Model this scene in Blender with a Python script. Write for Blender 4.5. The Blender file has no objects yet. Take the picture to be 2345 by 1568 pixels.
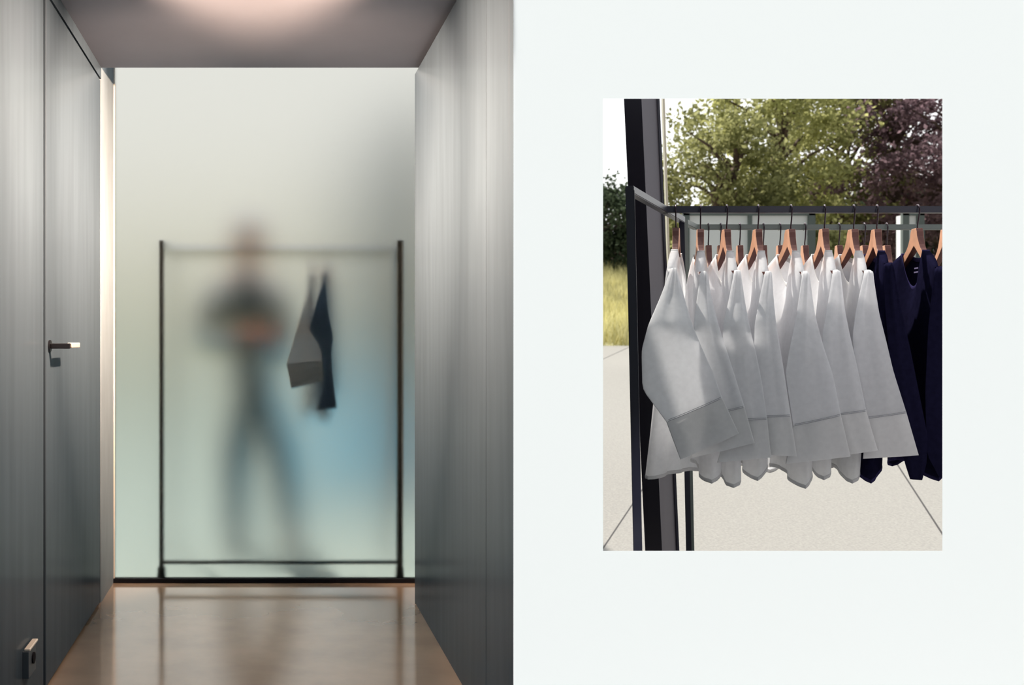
import bpy, bmesh, math, random
import numpy as np
from mathutils import Vector, Matrix
C = bpy.context.scene.collection
S = bpy.context.scene
PI = math.pi
random.seed(7)
RNG = np.random.default_rng(11)
def srgb(r, g, b):
    f = lambda c: (c / 255 / 12.92) if c / 255 <= .04045 else ((c / 255 + .055) / 1.055) ** 2.4
    return (f(r), f(g), f(b), 1)

# ------------------------------------------------------------------ camera
F, PX, PY, EYE = 2400.0, 605.5, 779.0, 1.15          # focal length and principal point in pixels, eye height
cam = bpy.data.cameras.new('camera'); camo = bpy.data.objects.new('camera', cam); C.objects.link(camo)
cam.sensor_width = 36; cam.lens = F / 2345 * 36
cam.shift_x = (1172.5 - PX) / 2345; cam.shift_y = (PY - 784) / 2345
camo.location = (0, 0, EYE); camo.rotation_euler = (PI / 2, 0, 0)
cam.clip_start = .05; cam.clip_end = 300
cam.dof.use_dof = True; cam.dof.focus_distance = 3.55; cam.dof.aperture_fstop = 5.0
S.camera = camo
def at(px, py, Y):                                   # the point of the place seen at a pixel, at distance Y
    return Vector(((px - PX) / F * Y, Y, EYE - (py - PY) / F * Y))

# ------------------------------------------------------------------ sky, sun, added lights, exposure
S.view_settings.view_transform = 'Standard'; S.view_settings.look = 'None'
S.view_settings.exposure = 0; S.view_settings.gamma = 1; S.view_settings.use_curve_mapping = False
w = bpy.data.worlds.new('sky'); S.world = w; w.use_nodes = True
nt = w.node_tree; nt.nodes.clear()
out = nt.nodes.new('ShaderNodeOutputWorld'); bg = nt.nodes.new('ShaderNodeBackground')
tc = nt.nodes.new('ShaderNodeTexCoord'); sep = nt.nodes.new('ShaderNodeSeparateXYZ')
ramp = nt.nodes.new('ShaderNodeValToRGB'); mp = nt.nodes.new('ShaderNodeMapRange')
mp.inputs[1].default_value = -1; mp.inputs[2].default_value = 1
nt.links.new(tc.outputs['Generated'], sep.inputs[0]); nt.links.new(sep.outputs['Z'], mp.inputs[0])
nt.links.new(mp.outputs[0], ramp.inputs[0]); nt.links.new(ramp.outputs[0], bg.inputs[0]); nt.links.new(bg.outputs[0], out.inputs[0])
e = ramp.color_ramp.elements
e[0].position = 0; e[0].color = (.5, .5, .49, 1)
e[1].position = 1; e[1].color = (.93, .97, 1, 1)
for p, c in ((.49, (.55, .55, .54, 1)), (.505, (.96, .97, .96, 1))):
    k = ramp.color_ramp.elements.new(p); k.color = c
# the sky is brighter on the side of the sun, behind the trees
my = nt.nodes.new('ShaderNodeMapRange'); my.interpolation_type = 'SMOOTHSTEP'
my.inputs[1].default_value = -.45; my.inputs[2].default_value = .45; my.inputs[3].default_value = .30; my.inputs[4].default_value = 1.6
tint = nt.nodes.new('ShaderNodeMix'); tint.data_type = 'RGBA'; tint.blend_type = 'MULTIPLY'; tint.inputs[0].default_value = 1
tr = nt.nodes.new('ShaderNodeValToRGB'); tr.color_ramp.elements[0].position = .3; tr.color_ramp.elements[0].color = (.86, .97, 1.0, 1); tr.color_ramp.elements[1].position = .7; tr.color_ramp.elements[1].color = (1, 1, 1, 1)
ty = nt.nodes.new('ShaderNodeMapRange'); ty.inputs[1].default_value = -1; ty.inputs[2].default_value = 1
nt.links.new(sep.outputs['Y'], ty.inputs[0]); nt.links.new(ty.outputs[0], tr.inputs[0]); nt.links.new(tr.outputs[0], tint.inputs[7])
nt.links.new(ramp.outputs[0], tint.inputs[6]); nt.links.new(tint.outputs[2], bg.inputs[0])
nt.links.new(sep.outputs['Y'], my.inputs[0]); nt.links.new(my.outputs[0], bg.inputs[1])
def lamp(name, kind, loc, energy, color, rot=(0, 0, 0), **kw):
    l = bpy.data.lights.new(name, kind); l.energy = energy; l.color = color
    for k, v in kw.items(): setattr(l, k, v)
    o = bpy.data.objects.new(name, l); o.location = loc; o.rotation_euler = rot; C.objects.link(o); return o
sd = Vector((.26, -.50, -.826)).normalized()       # sunlight comes from behind the trees, from the left
sun = lamp('sun', 'SUN', (-6, 12, 14), 6.0, (1, .95, .87), sd.to_track_quat('-Z', 'Y').to_euler(), angle=.02)
fd = Vector((0, .22, -.9755))                         # added light out of view above, whitens the front wall evenly
fa = Vector((2.42, 2.778, 1.2)) - fd * 6.5
lamp('front_softbox', 'AREA', fa, 50.5, (1.02, 1, .99), fd.to_track_quat('-Z', 'Y').to_euler(), shape='RECTANGLE', size=4.3, size_y=1.1, spread=math.radians(4))
for sx in (-1, 1):                                   # added lights just out of view, aimed across to brighten the upper walls
    for lx, ly, lz, dx, dy, dz, sp, pw in ((.553, 3.178, 2.287, -.643, .683, -.345, 63.4, 78), (.56, 2.899, 2.203, -.887, .202, -.416, 71.5, 58)):
        wd = Vector((-sx * dx, dy, dz))
        lamp('wall_washer', 'AREA', (lx if sx < 0 else -lx - .056, ly, lz), pw, (1, .625, .42), wd.to_track_quat('-Z', 'Y').to_euler(), shape='RECTANGLE', size=.2, size_y=.05, spread=math.radians(sp))
sl = Vector((0, -1, -.28))                           # added light hidden in the recess, brightens the walls and trim
lamp('recess_strip', 'AREA', (.0, 4.945, 2.475), 14, (1, .86, .74), sl.to_track_quat('-Z', 'Z').to_euler(), shape='RECTANGLE', size=.9, size_y=.04, spread=math.radians(120))

# ------------------------------------------------------------------ materials
def nodes(name):
    m = bpy.data.materials.new(name); m.use_nodes = True
    t = m.node_tree; return m, t, t.nodes['Principled BSDF']
def mat(name, col, rough=.6, metal=0, spec=.5, noise=0, scale=20, stretch=(1, 1, 1), bump=0, bscale=None, sheen=0):
    m, t, b = nodes(name)
    b.inputs['Base Color'].default_value = col; b.inputs['Roughness'].default_value = rough
    b.inputs['Metallic'].default_value = metal; b.inputs['Specular IOR Level'].default_value = spec
    if sheen: b.inputs['Sheen Weight'].default_value = sheen
    if noise or bump:
        tc = t.nodes.new('ShaderNodeTexCoord'); mp = t.nodes.new('ShaderNodeMapping'); nz = t.nodes.new('ShaderNodeTexNoise')
        mp.inputs['Scale'].default_value = stretch; nz.inputs['Scale'].default_value = scale; nz.inputs['Detail'].default_value = 6
        t.links.new(tc.outputs['Object'], mp.inputs[0]); t.links.new(mp.outputs[0], nz.inputs['Vector'])
        if noise:
            mr = t.nodes.new('ShaderNodeMapRange'); mr.inputs[1].default_value = .25; mr.inputs[2].default_value = .75
            mr.inputs[3].default_value = 1 - noise; mr.inputs[4].default_value = 1 + noise
            mx = t.nodes.new('ShaderNodeVectorMath'); mx.operation = 'SCALE'; mx.inputs[0].default_value = col[:3]
            t.links.new(nz.outputs[0], mr.inputs[0]); t.links.new(mr.outputs[0], mx.inputs['Scale']); t.links.new(mx.outputs[0], b.inputs['Base Color'])
        if bump:
            bp = t.nodes.new('ShaderNodeBump'); bp.inputs['Strength'].default_value = bump; bp.inputs['Distance'].default_value = .004
            src = nz
            if bscale:
                src = t.nodes.new('ShaderNodeTexNoise'); src.inputs['Scale'].default_value = bscale; src.inputs['Detail'].default_value = 4
                t.links.new(mp.outputs[0], src.inputs['Vector'])
            t.links.new(src.outputs[0], bp.inputs['Height']); t.links.new(bp.outputs[0], b.inputs['Normal'])
    return m
def cloth(name, col, trans=.35, bump=.25, scale=60, weave=.05):
    m, t, b = nodes(name); t.nodes.remove(b)
    o = t.nodes['Material Output']; d = t.nodes.new('ShaderNodeBsdfDiffuse'); l = t.nodes.new('ShaderNodeBsdfTranslucent')
    mx = t.nodes.new('ShaderNodeMixShader'); mx.inputs[0].default_value = trans
    tc = t.nodes.new('ShaderNodeTexCoord'); nz = t.nodes.new('ShaderNodeTexNoise'); nz.inputs['Scale'].default_value = scale; nz.inputs['Detail'].default_value = 5
    mr = t.nodes.new('ShaderNodeMapRange'); mr.inputs[1].default_value = .3; mr.inputs[2].default_value = .7
    mr.inputs[3].default_value = 1 - weave; mr.inputs[4].default_value = 1 + weave * .3
    sc = t.nodes.new('ShaderNodeVectorMath'); sc.operation = 'SCALE'; sc.inputs[0].default_value = col[:3]
    t.links.new(tc.outputs['Object'], nz.inputs['Vector']); t.links.new(nz.outputs[0], mr.inputs[0]); t.links.new(mr.outputs[0], sc.inputs['Scale'])
    bp = t.nodes.new('ShaderNodeBump'); bp.inputs['Strength'].default_value = bump; bp.inputs['Distance'].default_value = .003
    nb = t.nodes.new('ShaderNodeTexNoise'); nb.inputs['Scale'].default_value = 14; nb.inputs['Detail'].default_value = 3
    t.links.new(tc.outputs['Object'], nb.inputs['Vector']); t.links.new(nb.outputs[0], bp.inputs['Height'])
    for s in (d, l):
        t.links.new(sc.outputs[0], s.inputs['Color']); t.links.new(bp.outputs[0], s.inputs['Normal'])
    t.links.new(d.outputs[0], mx.inputs[1]); t.links.new(l.outputs[0], mx.inputs[2]); t.links.new(mx.outputs[0], o.inputs[0])
    return m
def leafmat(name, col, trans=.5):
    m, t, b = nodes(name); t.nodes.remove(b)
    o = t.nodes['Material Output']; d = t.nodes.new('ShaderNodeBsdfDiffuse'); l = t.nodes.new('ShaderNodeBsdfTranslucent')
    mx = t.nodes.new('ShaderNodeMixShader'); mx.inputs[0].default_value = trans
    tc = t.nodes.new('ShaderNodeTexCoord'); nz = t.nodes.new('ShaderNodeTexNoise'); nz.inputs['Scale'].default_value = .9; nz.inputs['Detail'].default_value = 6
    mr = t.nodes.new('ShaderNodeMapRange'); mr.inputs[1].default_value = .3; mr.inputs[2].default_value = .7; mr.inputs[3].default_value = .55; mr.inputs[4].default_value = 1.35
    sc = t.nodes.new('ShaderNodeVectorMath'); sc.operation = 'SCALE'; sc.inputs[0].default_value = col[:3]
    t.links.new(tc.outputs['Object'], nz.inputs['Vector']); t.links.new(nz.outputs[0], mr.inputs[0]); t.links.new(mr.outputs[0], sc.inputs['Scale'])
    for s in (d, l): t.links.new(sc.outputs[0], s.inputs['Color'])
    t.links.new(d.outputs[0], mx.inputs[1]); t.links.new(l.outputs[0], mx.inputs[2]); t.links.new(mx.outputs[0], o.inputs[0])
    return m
M = {}
M['facade'] = mat('white_facade_paint', (.93, .965, .955, 1), .9, spec=0)
M['cladding'] = mat('grey_inner_cladding', srgb(176, 176, 182), .8, spec=.2)  # unseen back of the front wall, its grey set to bounce light onto sleeves
def satin(name, col, gloss, rough):
    m, t, b = nodes(name); t.nodes.remove(b); o = t.nodes['Material Output']
    d = t.nodes.new('ShaderNodeBsdfDiffuse'); g = t.nodes.new('ShaderNodeBsdfGlossy'); g.inputs['Roughness'].default_value = rough
    mx = t.nodes.new('ShaderNodeMixShader'); mx.inputs[0].default_value = gloss
    tc = t.nodes.new('ShaderNodeTexCoord'); mp = t.nodes.new('ShaderNodeMapping'); mp.inputs['Scale'].default_value = (3, 3, .25)
    nz = t.nodes.new('ShaderNodeTexNoise'); nz.inputs['Scale'].default_value = 6; nz.inputs['Detail'].default_value = 6
    mr = t.nodes.new('ShaderNodeMapRange'); mr.inputs[1].default_value = .3; mr.inputs[2].default_value = .7; mr.inputs[3].default_value = .92; mr.inputs[4].default_value = 1.08
    sc = t.nodes.new('ShaderNodeVectorMath'); sc.operation = 'SCALE'; sc.inputs[0].default_value = col[:3]
    t.links.new(tc.outputs['Object'], mp.inputs[0]); t.links.new(mp.outputs[0], nz.inputs['Vector']); t.links.new(nz.outputs[0], mr.inputs[0])
    t.links.new(mr.outputs[0], sc.inputs['Scale']); t.links.new(sc.outputs[0], d.inputs[0])
    t.links.new(d.outputs[0], mx.inputs[1]); t.links.new(g.outputs[0], mx.inputs[2]); t.links.new(mx.outputs[0], o.inputs[0]); return m
M['panel'] = satin('satin_steel_panel', srgb(55, 69, 81), .11, .22)
M['gap'] = mat('dark_joint', srgb(16, 18, 24), .8, spec=.1)
M['ceiling'] = mat('satin_ceiling_panel', srgb(122, 130, 144), .8, spec=.25, noise=.05, scale=3)
M['concrete'] = mat('polished_concrete', srgb(160, 144, 126), .12, spec=.5, noise=.22, scale=3.2, bump=.04, bscale=8)
M['trim'] = mat('raw_concrete', srgb(104, 122, 134), .7, noise=.1, scale=14, stretch=(1, 1, .35), bump=.2)
M['black'] = mat('dark_metal', srgb(58, 70, 80), .45, spec=.4)
M['rackmetal'] = mat('dark_blue_powder_coat', srgb(30, 30, 46), .35, spec=.5)
M['handle'] = mat('brushed_steel_handle', srgb(60, 62, 68), .3, .9)
M['chrome'] = mat('polished_steel', srgb(226, 224, 216), .3, .4)
M['hook'] = mat('steel_hook', srgb(70, 58, 66), .3, .8)
M['wood'] = mat('beech_wood', srgb(214, 158, 124), .5, noise=.18, scale=9, stretch=(14, 2, 2), spec=.4)
M['woodedge'] = mat('beech_end_grain', srgb(104, 62, 56), .55, noise=.15, scale=30)  # shade on the hanger's edge faces put into a darker wood tone
M['white'] = cloth('white_jersey', (.93, .93, .945, 1), .56)
M['white_thick'] = cloth('white_jersey_double', (.80, .79, .79, 1), .24)
M['pale'] = cloth('pale_cotton', (.74, .78, .82, 1), .35)
M['navy'] = cloth('navy_jersey', srgb(27, 26, 48), .10, weave=.2)  # navy jersey and rib, with a purple stray-light tint mixed into both
M['navyrib'] = cloth('navy_rib', srgb(58, 54, 92), .1, weave=.2)
M['plum'] = cloth('plum_jersey', srgb(110, 62, 74), .2, weave=.2)
M['grey'] = cloth('grey_flannel', srgb(172, 190, 204), .5, weave=.15)
M['greydark'] = cloth('grey_flannel_double', srgb(128, 148, 162), .4, weave=.15)
M['ink'] = cloth('ink_blue_wool', srgb(54, 80, 112), .25, weave=.15)
M['thread'] = mat('pale_print', srgb(130, 120, 160), .8)
M['stitch'] = mat('grey_stitching', srgb(150, 150, 156), .9)
M['mat'] = mat('dark_forecourt_paving', srgb(70, 70, 70), .9, spec=.1, noise=.1, scale=5)  # unseen paving, kept dark to soak up light bouncing into the passage
M['skin'] = mat('skin', srgb(205, 150, 125), .5, spec=.3)
M['hair'] = mat('brown_hair', srgb(84, 62, 52), .6)
M['sweater'] = cloth('slate_sweater', srgb(74, 94, 104), .05, weave=.15)
M['jeans'] = cloth('blue_denim', srgb(66, 102, 124), .03, weave=.15)
M['shoe'] = mat('dark_shoe', srgb(40, 44, 50), .6)
M['court'] = mat('pale_court_paving', srgb(168, 185, 183), .8, noise=.06, scale=4)
M['courtwall'] = mat('pale_court_plaster', srgb(214, 214, 204), .9, spec=.1, noise=.05, scale=2)
M['bluewall'] = mat('slate_blue_render', srgb(84, 100, 114), .9, spec=.1)
M['blue'] = mat('blue_painted_block', srgb(96, 180, 215), .6)
M['grass'] = leafmat('dry_meadow_grass', srgb(212, 206, 156), .4)
M['meadow'] = mat('meadow_soil', srgb(186, 182, 146), .95, noise=.3, scale=1.2, spec=.1)
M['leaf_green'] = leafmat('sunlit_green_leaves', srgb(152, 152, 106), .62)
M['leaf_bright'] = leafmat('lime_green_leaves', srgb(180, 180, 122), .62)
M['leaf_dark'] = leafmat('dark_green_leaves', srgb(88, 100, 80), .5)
M['leaf_plum'] = leafmat('plum_tinged_leaves', srgb(146, 122, 130), .58)  # purple haze of stray light put into the leaf colour
M['bark'] = mat('grey_brown_bark', srgb(98, 80, 72), .9, noise=.3, scale=12)
M['pav'] = mat('pale_pavilion_panel', srgb(248, 248, 247), .5)
M['pavframe'] = mat('grey_green_frame', srgb(104, 112, 108), .5)
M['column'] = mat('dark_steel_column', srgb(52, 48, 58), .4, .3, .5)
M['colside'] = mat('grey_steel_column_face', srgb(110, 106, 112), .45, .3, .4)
M['strip'] = mat('pale_glazing_strip', srgb(228, 220, 196), .4)

_b = M['concrete'].node_tree.nodes['Principled BSDF']; _b.inputs['Coat Weight'].default_value = 1; _b.inputs['Coat Roughness'].default_value = .1
# frosted glass: rough refraction on both faces
def frosted():
    m, t, b = nodes('frosted_glass'); t.nodes.remove(b); o = t.nodes['Material Output']
    r = t.nodes.new('ShaderNodeBsdfRefraction'); r.distribution = 'BECKMANN'; r.inputs['Roughness'].default_value = .48; r.inputs['IOR'].default_value = 1.45
    r.inputs['Color'].default_value = (.715, .71, .685, 1)
    t.links.new(r.outputs[0], o.inputs[0]); return m
M['frost'] = frosted()
def clearglass():
    m, t, b = nodes('clear_glass'); t.nodes.remove(b); o = t.nodes['Material Output']
    a = t.nodes.new('ShaderNodeBsdfTransparent'); a.inputs[0].default_value = (.93, .95, .95, 1)
    g = t.nodes.new('ShaderNodeBsdfGlossy'); g.inputs['Roughness'].default_value = .02
    mx = t.nodes.new('ShaderNodeMixShader'); mx.inputs[0].default_value = .06
    t.links.new(a.outputs[0], mx.inputs[1]); t.links.new(g.outputs[0], mx.inputs[2]); t.links.new(mx.outputs[0], o.inputs[0]); return m
M['clear'] = clearglass()

# ------------------------------------------------------------------ object helpers
def link(name, me, m, parent=None, smooth=False):
    o = bpy.data.objects.new(name, me); C.objects.link(o)
    for x in (m if isinstance(m, (list, tuple)) else [m]): me.materials.append(x)
    if smooth:
        for p in me.polygons: p.use_smooth = True
    if parent: o.parent = parent; o.matrix_parent_inverse = Matrix.Translation(-Vector(parent.location))
    return o
def obj(name, bm, m, parent=None, smooth=False, recalc=True):
    if recalc: bmesh.ops.recalc_face_normals(bm, faces=bm.faces[:])
    me = bpy.data.meshes.new(name); bm.to_mesh(me); bm.free()
    return link(name, me, m, parent, smooth)
def tag(o, label, cat, group=None, kind=None):
    o['label'] = label; o['category'] = cat
    if group: o['group'] = group
    if kind: o['kind'] = kind
    return o
def struct(o, label=None, cat=None):
    o['kind'] = 'structure'
    if label: o['label'] = label
    if cat: o['category'] = cat
    return o
def thing(name, loc, label, cat, group=None):
    o = bpy.data.objects.new(name, None); o.empty_display_size = .1; C.objects.link(o); o.location = loc
    return tag(o, label, cat, group)
def box(bm, a, b, bevel=0):
    a = Vector(a); b = Vector(b)
    r = bmesh.ops.create_cube(bm, size=1, matrix=Matrix.Translation((a + b) / 2) @ Matrix.Diagonal((*(abs(x) for x in (b - a)), 1)))
    if bevel: bmesh.ops.bevel(bm, geom=list({x for v in r['verts'] for x in v.link_edges}), offset=bevel, segments=2, affect='EDGES', profile=.5)
    return r
def boxobj(name, a, b, m, parent=None, bevel=0):
    bm = bmesh.new(); box(bm, a, b, bevel); return obj(name, bm, m, parent)
def bar(bm, a, b, wx, wy, up=(0, 0, 1), bevel=0):
    a = Vector(a); b = Vector(b); d = (b - a); L = d.length; d.normalize()
    up = Vector(up); x = d.cross(up)
    if x.length < 1e-4: x = Vector((1, 0, 0))
    x.normalize(); y = x.cross(d).normalized()
    mt = Matrix((x, y, d)).transposed().to_4x4(); mt.translation = (a + b) / 2
    r = bmesh.ops.create_cube(bm, size=1, matrix=mt @ Matrix.Diagonal((wx, wy, L, 1)))
    if bevel: bmesh.ops.bevel(bm, geom=list({x for v in r['verts'] for x in v.link_edges}), offset=bevel, segments=2, affect='EDGES')
def barobj(name, a, b, wx, wy, m, parent=None, up=(0, 0, 1), bevel=.002):
    bm = bmesh.new(); bar(bm, a, b, wx, wy, up, bevel); return obj(name, bm, m, parent)
def tube(bm, pts, rad, n=10, cap=True):
    pts = [Vector(p) for p in pts]; rings = []
    rad = rad if isinstance(rad, (list, tuple)) else [rad] * len(pts)
    for i, p in enumerate(pts):
        d = (pts[min(i + 1, len(pts) - 1)] - pts[max(i - 1, 0)]).normalized()
        x = d.cross(Vector((.13, .31, .94))).normalized(); y = x.cross(d)
        rings.append([bm.verts.new(p + (x * math.cos(2 * PI * k / n) + y * math.sin(2 * PI * k / n)) * rad[i]) for k in range(n)])
    for a, b in zip(rings, rings[1:]):
        for k in range(n): bm.faces.new((a[k], a[(k + 1) % n], b[(k + 1) % n], b[k]))
    if cap: bm.faces.new(rings[0][::-1]); bm.faces.new(rings[-1])
def cyl(bm, a, b, r, n=20): tube(bm, [a, b], r, n)
def prism(bm, poly, axis, d0, d1):                   # a polygon in the plane across `axis`, pushed along it
    def v(p, d): return {'x': (d, p[0], p[1]), 'y': (p[0], d, p[1]), 'z': (p[0], p[1], d)}[axis]
    A = [bm.verts.new(v(p, d0)) for p in poly]; B = [bm.verts.new(v(p, d1)) for p in poly]
    bm.faces.new(A); bm.faces.new(B[::-1])
    for i in range(len(poly)): bm.faces.new((A[i], A[(i + 1) % len(poly)], B[(i + 1) % len(poly)], B[i]))
def grid_faces(bm, rows, closed=False):
    for a, b in zip(rows, rows[1:]):
        n = len(a)
        for k in range(n if closed else n - 1): bm.faces.new((a[k], a[(k + 1) % n], b[(k + 1) % n], b[k]))

# ------------------------------------------------------------------ the passage
YW, D1, D2 = 2.778, 4.6, 4.98                        # front wall, end of the side walls, frosted glass
XL, XR, ZC = -.716, .660, 2.346
struct(boxobj('floor', (XL - .3, 3.40, -.12), (.86, D2 + .02, 0), M['concrete']))
struct(boxobj('floor_front', (-6, -6, -.12), (8, 3.395, 0), M['mat']))
struct(boxobj('ceiling', (XL - .3, YW - .1, ZC), (XR - .0, D1, ZC + .06), M['ceiling']))
struct(boxobj('trim_5', (XR, YW + .051, ZC), (XR + .1, D1, ZC + .06), M['ceiling']))
# recess above and beside the glass
struct(boxobj('ceiling_recess', (XL - .3, D1, 2.62), (.86, D2 + .1, 2.68), M['trim']))
struct(boxobj('wall_recess', (.80, D1, 0), (.86, D2 + .05, 2.62), M['panel']))
struct(boxobj('wall_left', (XL - .3, YW - .1, 0), (XL - .05, D1 - .002, ZC), M['gap']))
struct(boxobj('trim_1', (XL - .3, D1, 0), (XL, D2 + .05, 2.62), M['trim']))
struct(boxobj('trim_2', (XL - .05, YW - .1, 2.296), (XL, D1 - .002, ZC), M['panel']))
d1 = struct(boxobj('door_1', (XL - .05, 3.437, .012), (XL, D1 - .045, 2.286), M['panel'], bevel=.003))
d2 = struct(boxobj('door_2', (XL - .05, YW - .1, .012), (XL, 3.397, 2.286), M['panel'], bevel=.003))
struct(boxobj('trim_3', (XL - .05, D1 - .038, .0), (XL - .004, D1 - .002, 2.29), M['panel'], bevel=.002))
# lever handle of the far door
hz = EYE - (792 - PY) / F * 3.5
bm = bmesh.new(); box(bm, (XL + .006, 3.475, hz - .009), (XL + .072, 3.495, hz + .009), .003); h = obj('door_handle', bm, M['handle'], d1)
boxobj('lever', (XL + .058, 3.497, hz - .006), (XL + .076, 3.64, hz + .011), M['chrome'], h, .003)
bm = bmesh.new(); cyl(bm, (XL - .001, 3.485, hz), (XL + .006, 3.485, hz), .02, 28); obj('handle_rose', bm, M['handle'], h)
# foot bolt of the near door
fb = boxobj('foot_bolt', (XL - .001, 3.10, .148), (XL + .019, 3.20, .229), M['black'], d2, .002)
bm = bmesh.new(); cyl(bm, (XL + .018, 3.155, .195), (XL + .024, 3.155, .195), .017, 24); obj('bolt_knob', bm, M['gap'], fb)
boxobj('bolt_lever', (XL + .004, 3.105, .229), (XL + .022, 3.215, .236), M['chrome'], fb, .002)  # pale strip added as the highlight along the bolt's top edge
# right wall: two panels with a hairline joint, a shadow gap under the ceiling
YS = 3.121
struct(boxobj('wall_right', (XR, YS + .003, .0), (XR + .1, D1, 2.318), M['panel'], bevel=.002))
struct(boxobj('wall_right_near', (XR, YW + .051, .0), (XR + .1, YS - .003, 2.318), M['panel'], bevel=.0015))
struct(boxobj('trim_4', (XR + .03, YW + .051, 0), (XR + .1, D1 - .01, ZC), M['gap']))
# frosted glass with its floor channel
g = struct(boxobj('window_1', (XL + .002, D2, .018), (.80, D2 + .012, 2.62), M['frost']))
boxobj('floor_channel', (XL, D2 - .016, 0.0), (.80, D2 + .028, .02), M['gap'], g, .001)
boxobj('side_channel', (XL, D2 - .006, .02), (XL + .006, D2 + .016, 2.62), M['chrome'], g)

# ------------------------------------------------------------------ the white front wall with its opening
X0, X1 = (1381 - PX) / F * YW, (2158 - PX) / F * YW
Z0, Z1 = EYE - (1261 - PY) / F * YW, EYE - (226 - PY) / F * YW
bm = bmesh.new(); T = .05; sp = .09
def ring(y, x0, x1, z0, z1): return [bm.verts.new(p) for p in ((x0, y, z0), (x1, y, z0), (x1, y, z1), (x0, y, z1))]
EX0, EX1, EZ1 = XR, 4.4, 4.2
fo = ring(YW, EX0, EX1, 0, EZ1); fi = ring(YW, X0, X1, Z0, Z1)
bo = ring(YW + T, EX0, EX1, 0, EZ1); bi = ring(YW + T, X0 - sp, X1 + sp, Z0 - sp, Z1 + sp)
for k in range(4):
    j = (k + 1) % 4
    bm.faces.new((fo[k], fo[j], fi[j], fi[k]))
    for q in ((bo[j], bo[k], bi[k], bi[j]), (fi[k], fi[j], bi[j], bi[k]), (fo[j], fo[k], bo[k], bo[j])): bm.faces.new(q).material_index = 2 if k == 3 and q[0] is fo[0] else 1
struct(obj('wall_front', bm, [M['facade'], M['cladding'], M['panel']]))

# ------------------------------------------------------------------ court behind the frosted glass
struct(boxobj('floor_court', (-5, D2 + .02, -.12), (1.12, 10.6, 0), M['court']))
struct(boxobj('floor_court_far', (-8, 10.6, -.12), (2.55, 20.5, 0), M['court']))
struct(boxobj('wall_court_back', (-8, 20.5, -.12), (4.9, 20.68, 1.28), M['courtwall']))
struct(boxobj('wall_court_right', (1.0, 6.9, 0), (1.12, 10.5, 2.7), M['bluewall']))
bm = bmesh.new(); prism(bm, [(7.6, 0), (7.6, .10), (9.3, .86), (9.6, .86), (9.6, 0)], 'x', .18, .99)  # blue blur built as a block, its front sloped to catch sky light
tag(obj('lounger', bm, M['blue']), 'blurred sloping blue lounger behind the frosted glass, right of the standing person', 'lounger')

# ------------------------------------------------------------------ racks
def castor(parent, p, z0):
    c = bmesh.new(); bar(c, (p[0], p[1], z0 + .028), (p[0], p[1], z0 + .064), .036, .026, (0, 1, 0), .003)
    o = obj('castor', c, M['black'], parent)
    wb = bmesh.new(); cyl(wb, (p[0], p[1] - .012, z0 + .021), (p[0], p[1] + .012, z0 + .021), .0205, 24)
    obj('wheel', wb, M['black'], o)
# rack behind the glass
PA, PB = at(370, 550, 5.035), at(915, 550, 5.035)
zt = PA.z
rk = thing('clothes_rack', ((PA.x + PB.x) / 2, 5.3, 0), 'dark metal clothes rack on castors standing close behind the frosted glass', 'clothes rack', None)
for X, s, wd in ((PA.x, -1, .021), (PB.x, 1, .03)):
    for Y in (5.035, 5.58):
        barobj('post', (X, Y, .06), (X, Y, zt), wd, .022, M['black'], rk, (0, 1, 0))
        castor(rk, (X, Y), 0)
    barobj('end_bar', (X, 5.035, zt - .011), (X, 5.58, zt - .011), .02, .02, M['black'], rk)
barobj('rail', (PA.x, 5.3, zt - .03), (PB.x, 5.3, zt - .03), .022, .022, M['black'], rk)
barobj('base_bar', (PA.x, 5.035, .085), (PB.x, 5.035, .085), .016, .016, M['black'], rk)

# terrace rack
ZR = EYE + (779 - 480) / F * 3.45
def zfloor(Y): return -.40 + .075 * (Y - 2.8) + .10   # the terrace rises gently away from the building
E1, E2, E3 = at(1443, 435, 3.0), at(1517, 479.5, 3.45), at(1561, 503, 3.74)
E1.z = E2.z = E3.z = ZR
RE = at(2400, 479.5, 3.45); RE.z = ZR
rt = thing('clothes_rack', (E2.x, E2.y, zfloor(3.45)), 'dark steel clothes rack on the terrace holding white and navy tops', 'clothes rack')
F1 = at(1475, 1261, 3.0); F1.z = zfloor(3.0); F3 = at(1586, 1300, 3.74); F3.z = zfloor(3.74)
barobj('post', F1, E1, .024, .022, M['rackmetal'], rt, (.4, 1, 0))
barobj('post', F3, E3, .018, .02, M['rackmetal'], rt, (.4, 1, 0))
barobj('end_bar', E1 - (E3 - E1).normalized() * .01, E3, .024, .022, M['rackmetal'], rt)
barobj('rail', E2, RE, .024, .022, M['rackmetal'], rt)
RF = RE.copy(); RF.z = zfloor(3.45)
for dy in (-.3, .3):
    barobj('post', (RE.x, 3.45 + dy, RF.z), (RE.x, 3.45 + dy, ZR), .022, .022, M['rackmetal'], rt, (0, 1, 0))
barobj('end_bar', (RE.x, 3.15, ZR), (RE.x, 3.75, ZR), .022, .022, M['rackmetal'], rt)
# mirror image of the rack in glass, built as a solid rack
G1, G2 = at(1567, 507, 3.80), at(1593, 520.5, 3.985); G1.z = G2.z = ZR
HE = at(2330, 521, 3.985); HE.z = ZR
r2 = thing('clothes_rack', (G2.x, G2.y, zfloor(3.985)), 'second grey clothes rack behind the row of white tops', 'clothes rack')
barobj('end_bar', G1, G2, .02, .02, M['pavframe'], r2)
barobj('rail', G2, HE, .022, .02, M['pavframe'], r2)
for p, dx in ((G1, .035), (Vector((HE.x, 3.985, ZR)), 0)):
    barobj('post', (p.x + dx, p.y, zfloor(p.y)), (p.x, p.y, ZR + .01), .02, .02, M['pavframe'], r2, (0, 1, 0))

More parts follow.
